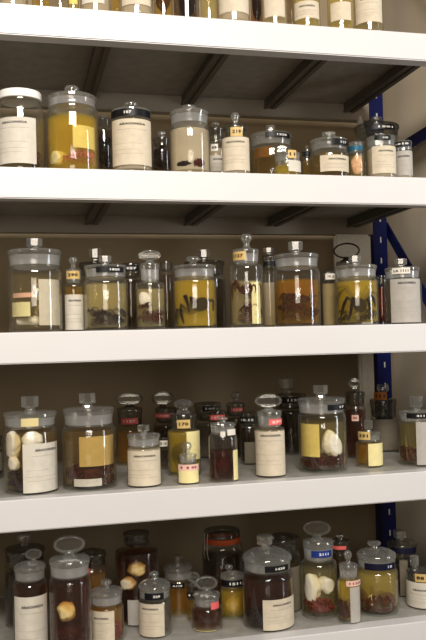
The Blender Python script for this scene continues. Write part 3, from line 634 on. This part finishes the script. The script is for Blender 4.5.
jar(4, 419, 40, 396, (411, 420), 467, 'wide jar with black tape and grey label, rightmost on the fourth shelf', ('square', 14, -1), (422, 'straw'), (417, 438, 420, 467, 'grey'), [(408, 430, 411.5, 416.5, 'black', '411', 'lid', (.45, .8))], sh=2, lidmat='clear',
    things=[('heap', 400, 418, 442, 463, 'brown', 5, 'thin brown limbs in the wide jar rightmost on the fourth shelf')])
jar(4, -8, 22, 428, (436, 446), 480, 'dark bottle at the left end of the fourth shelf', None, (450, 'dark'), (-6, 3, 452, 470, 'dim'), lidmat='dark', cat='bottle')

# ------------------------------------------------------------------ bottom shelf
jar(5, 30.5, 35, 549, (565, 578), 661, 'tall dark amber jar with round glass knob and pale label, front left bottom shelf', ('round', 17, 4), (582, 'deep'), (15, 47, 592, 652, 'white', 602), (), lidmat='clear', dome=4, sh=6, lw=.92)
jar(5, 26, 42, 533, (548, 560), 630, 'big dark jar in the shade behind the round-knobbed jar, bottom shelf', ('disc', 14), (570, 'dark'), lidmat='dark', dome=3)
jar(5, 70.5, 42, 535, (558, 574), 662, 'jar with a large oval stopper and a pale wad among red bodies', ('oval', 32), (579, 'deep'), None, (), lidmat='frost', lw=.97, sh=6, dome=2,
    things=[('cotton', 57, 76, 597, 616, 'yellow', 'pale yellow wad in the jar with large oval stopper'), ('heap', 52, 90, 612, 648, 'redbrown', 8, 'dark red bodies under the pale wad in the jar with large oval stopper')])
jar(5, 93, 30, 545, (552, 564), 630, 'amber jar with a small pink tag behind the large oval stopper', None, (572, 'amber'), None, [(84, 91, 564, 570, 'pink', '5', 'body')], lidmat='dark', dome=3)
jar(5, 106.5, 34, 580, (590, 602), 647, 'jar with a low metal-like knob, half cream label and rusty contents', ('disc', 11), (606, 'amber'), (88.5, 114, 606, 650, 'cream', 613, (.3, .8)), (), sh=4, dome=3, lw=.97,
    things=[('heap', 112, 123, 616, 648, 'rust', 4, 'rusty arachnids beside the half cream label on the bottom shelf')])
jar(5, 138, 44, 527, (532, 541), 627, 'tall dark-lidded amber jar with yellowish and white wads at the back', None, (550, 'deep'), (128, 139, 593, 620, 'grey'), (), lidmat='dark', lw=.6, neck=.56, sh=14,
    things=[('cotton', 129, 148, 558, 572, 'yellow', 'yellowish wad high in the tall dark-lidded jar'), ('cotton', 121, 137, 573, 586, 'white', 'greyish white wad at the left of the tall dark-lidded jar'),
            ('fill', 588, 622, 'dark', 'dark body low in the tall dark-lidded jar')])
jar(5, 155, 33, 571, (584, 596), 639, 'domed jar with black 329 tape and cream label, bottom shelf', ('ball', 9), (600, 'grey'), (139, 164, 599, 637, 'cream', 604), [(145, 164, 588.5, 595, 'black', '329', 'lid', (.45, .8))], lidmat='clear', dome=6, sh=5)
jar(5, 179, 30, 555, (566, 577), 618, 'grey jar with lettered band and domed lid behind the small ring-lidded jar', ('disc', 10), (585, 'amber'), (182, 193, 611, 622, 'white'), [(171, 185, 579, 584, 'black', 'A110')], lidmat='clear', dome=4)
jar(5, 193, 12, 572, (585, 597), 622, 'slim bottle with wire ring and black tape beside the grey domed jar', ('round', 13, 1), (600, 'amber'), None, [(187.5, 199, 591, 596, 'black', '12')], lidmat='dark', cat='bottle')
jar(5, 207, 31, 576, (593, 604), 633, 'squat dark amber jar with tilted oval ring lid and pink tag', ('oval', 23), (608, 'deep'), (193, 215, 626, 632.5, 'yellow'), [(211, 219, 599, 606, 'pink')], lidmat='clear', lw=.85, sh=4)
jar(5, 224, 41, 527, (529, 536), 612, 'large clip-top preserving jar with orange rubber seal', None, (552, 'dark'), (222, 238, 566, 600, 'dim'), (), lidmat='dark', lidkind='clip', lw=.88, sh=14,
    things=[('fill', 560, 608, 'brown', 'brown body in the clip-top preserving jar')])
jar(5, 233, 25, 565, (574, 585), 621, 'small jar of yellow fluid with black tape and pale specimen', ('disc', 8, -3), (589, 'gold'), None, [(222, 244, 577, 583.5, 'black', '1511', 'lid', (.4, .85))], lidmat='clear', dome=3, sh=4,
    things=[('fill', 598, 618, 'tan', 'tan specimen in the small jar of yellow fluid')])
jar(5, 268.5, 51, 535, (555, 568), 633, 'large dark amber jar with domed lid, black tape and cream label', ('square', 16, -2), (577, 'deep'), (263, 293.5, 592, 631, 'cream', 597.5), [(266, 289, 559.5, 565.5, 'black', '1430', 'lid', (.4, .8))], lidmat='clear', dome=9, sh=7, lw=.97,
    things=[('heap', 244, 264, 604, 630, 'dark', 5, 'dark bodies beside the label of the large dark amber jar')])
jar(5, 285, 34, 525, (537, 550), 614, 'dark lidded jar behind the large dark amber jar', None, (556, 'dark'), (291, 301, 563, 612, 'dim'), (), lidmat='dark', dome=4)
jar(5, 320, 36, 520, (540, 558), 621, 'jar with a thin oval ring, blue tape and white tufts over red spider', ('oval', 28, -1), (566, 'straw'), None, [(313, 333, 547, 553.5, 'blue', '2111', 'lid', (.35, .8))], lidmat='frost', lw=.86, sh=5, dome=2,
    things=[('cotton', 305, 322, 572, 600, 'white', 'white tuft at the left in the blue-taped jar'), ('cotton', 318, 335, 573, 591, 'white', 'white tuft at the right in the blue-taped jar'), ('heap', 308, 336, 592, 616, 'rust', 6, 'red spider in the blue-taped jar')])
jar(5, 342, 20, 534, (540, 549), 606, 'dark jar with pink tape behind the slim gold-fluid bottle', ('disc', 8), (554, 'dark'), None, [(334.5, 348, 543.5, 547, 'pink')], lidmat='dark')
jar(5, 349.5, 23, 550, (564, 576), 625, 'slim bottle of gold fluid with rosy tape and a narrow label', ('ball', 8), (580, 'gold'), (350.5, 360, 584, 623, 'grey'), [(347, 361.5, 577.5, 583, 'rose', '1123', 'body')], lidmat='clear', lw=.82, sh=6, cat='bottle',
    things=[('heap', 339, 351, 592, 620, 'redbrown', 4, 'red-brown limbs in the slim bottle of gold fluid')])
jar(5, 378, 42, 541, (553, 565), 618, 'domed jar of olive-yellow fluid with spider and dark blue tape', ('disc', 14, -2), (570, 'olive'), None, [(366, 396, 558.5, 565, 'navy', '18', 'lid', (.7, .85))], lidmat='clear', dome=6, sh=6, lw=.95,
    things=[('cotton', 368, 377, 590, 602, 'yellow', 'small pale wad behind the spider in the domed olive-yellow jar'), ('spider', 358, 398, 590, 614, 'brown', 'long-legged brown spider in the domed olive-yellow jar'), ('heap', 362, 396, 604, 616, 'redbrown', 5, 'brown limbs at the foot of the domed olive-yellow jar')])
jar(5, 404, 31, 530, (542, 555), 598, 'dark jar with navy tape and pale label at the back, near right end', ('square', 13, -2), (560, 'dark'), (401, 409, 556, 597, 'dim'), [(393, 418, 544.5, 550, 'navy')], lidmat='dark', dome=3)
jar(5, 424, 35, 556, (570, 580), 611, 'jar with gold 88 tag and wide pale label, rightmost on the bottom shelf', ('square', 9, -8), (581, 'cream'), (407, 440, 578, 610, 'white', 585.5, (.28, .8)), [(416, 427, 569.5, 577.5, 'gold', '88')], lidmat='dark', sh=2, lw=.93)



# ------------------------------------------------------------------ light
def area(name, loc, target, sx, sy, power, color):
    l = bpy.data.lights.new(name, 'AREA'); l.shape = 'RECTANGLE'; l.size = sx; l.size_y = sy; l.energy = power; l.color = color
    o = bpy.data.objects.new(name, l); COL.objects.link(o); o.location = loc
    o.rotation_euler = (Vector(target)-Vector(loc)).to_track_quat('-Z', 'Y').to_euler(); return o
area('ceiling_lamp', (.0, -2.45, 2.2), (.45, .1, .75), 1.3, .5, 92, (1, .945, .875))
area('window_light', (2.3, -.95, 1.0), (.5, .1, .75), .22, 1.6, 15, (.9, .95, 1))
area('low_fill', (-.25, -2.5, .98), (.65, .6, 1.15), 1.0, .5, 10, (1, .9, .78))  # added soft fill, no real window: lifts the undersides, rear wall and side wall
w = bpy.data.worlds.new('room_air'); sc.world = w; w.use_nodes = True
w.node_tree.nodes['Background'].inputs[0].default_value = (1, .84, .63, 1); w.node_tree.nodes['Background'].inputs[1].default_value = .22

# ------------------------------------------------------------------ camera
cam = bpy.data.cameras.new('camera'); co = bpy.data.objects.new('camera', cam); COL.objects.link(co)
M = Matrix(((rt.x, up.x, -fw.x, EYEP.x), (rt.y, up.y, -fw.y, EYEP.y), (rt.z, up.z, -fw.z, EYEP.z), (0, 0, 0, 1)))
co.matrix_world = M; cam.sensor_fit = 'VERTICAL'; cam.sensor_height = 24; cam.lens = F*24/640; cam.clip_start = .02
sc.camera = co
sc.view_settings.view_transform = 'Standard'; sc.view_settings.look = 'None'; sc.view_settings.exposure = .04; sc.view_settings.gamma = .91
sc.cycles.transparent_max_bounces = 64; sc.cycles.max_bounces = 12; sc.cycles.volume_bounces = 6; sc.cycles.volume_max_steps = 64; sc.cycles.use_denoising = True
sc.cycles.sample_clamp_indirect = 4; sc.cycles.caustics_reflective = False; sc.cycles.caustics_refractive = False
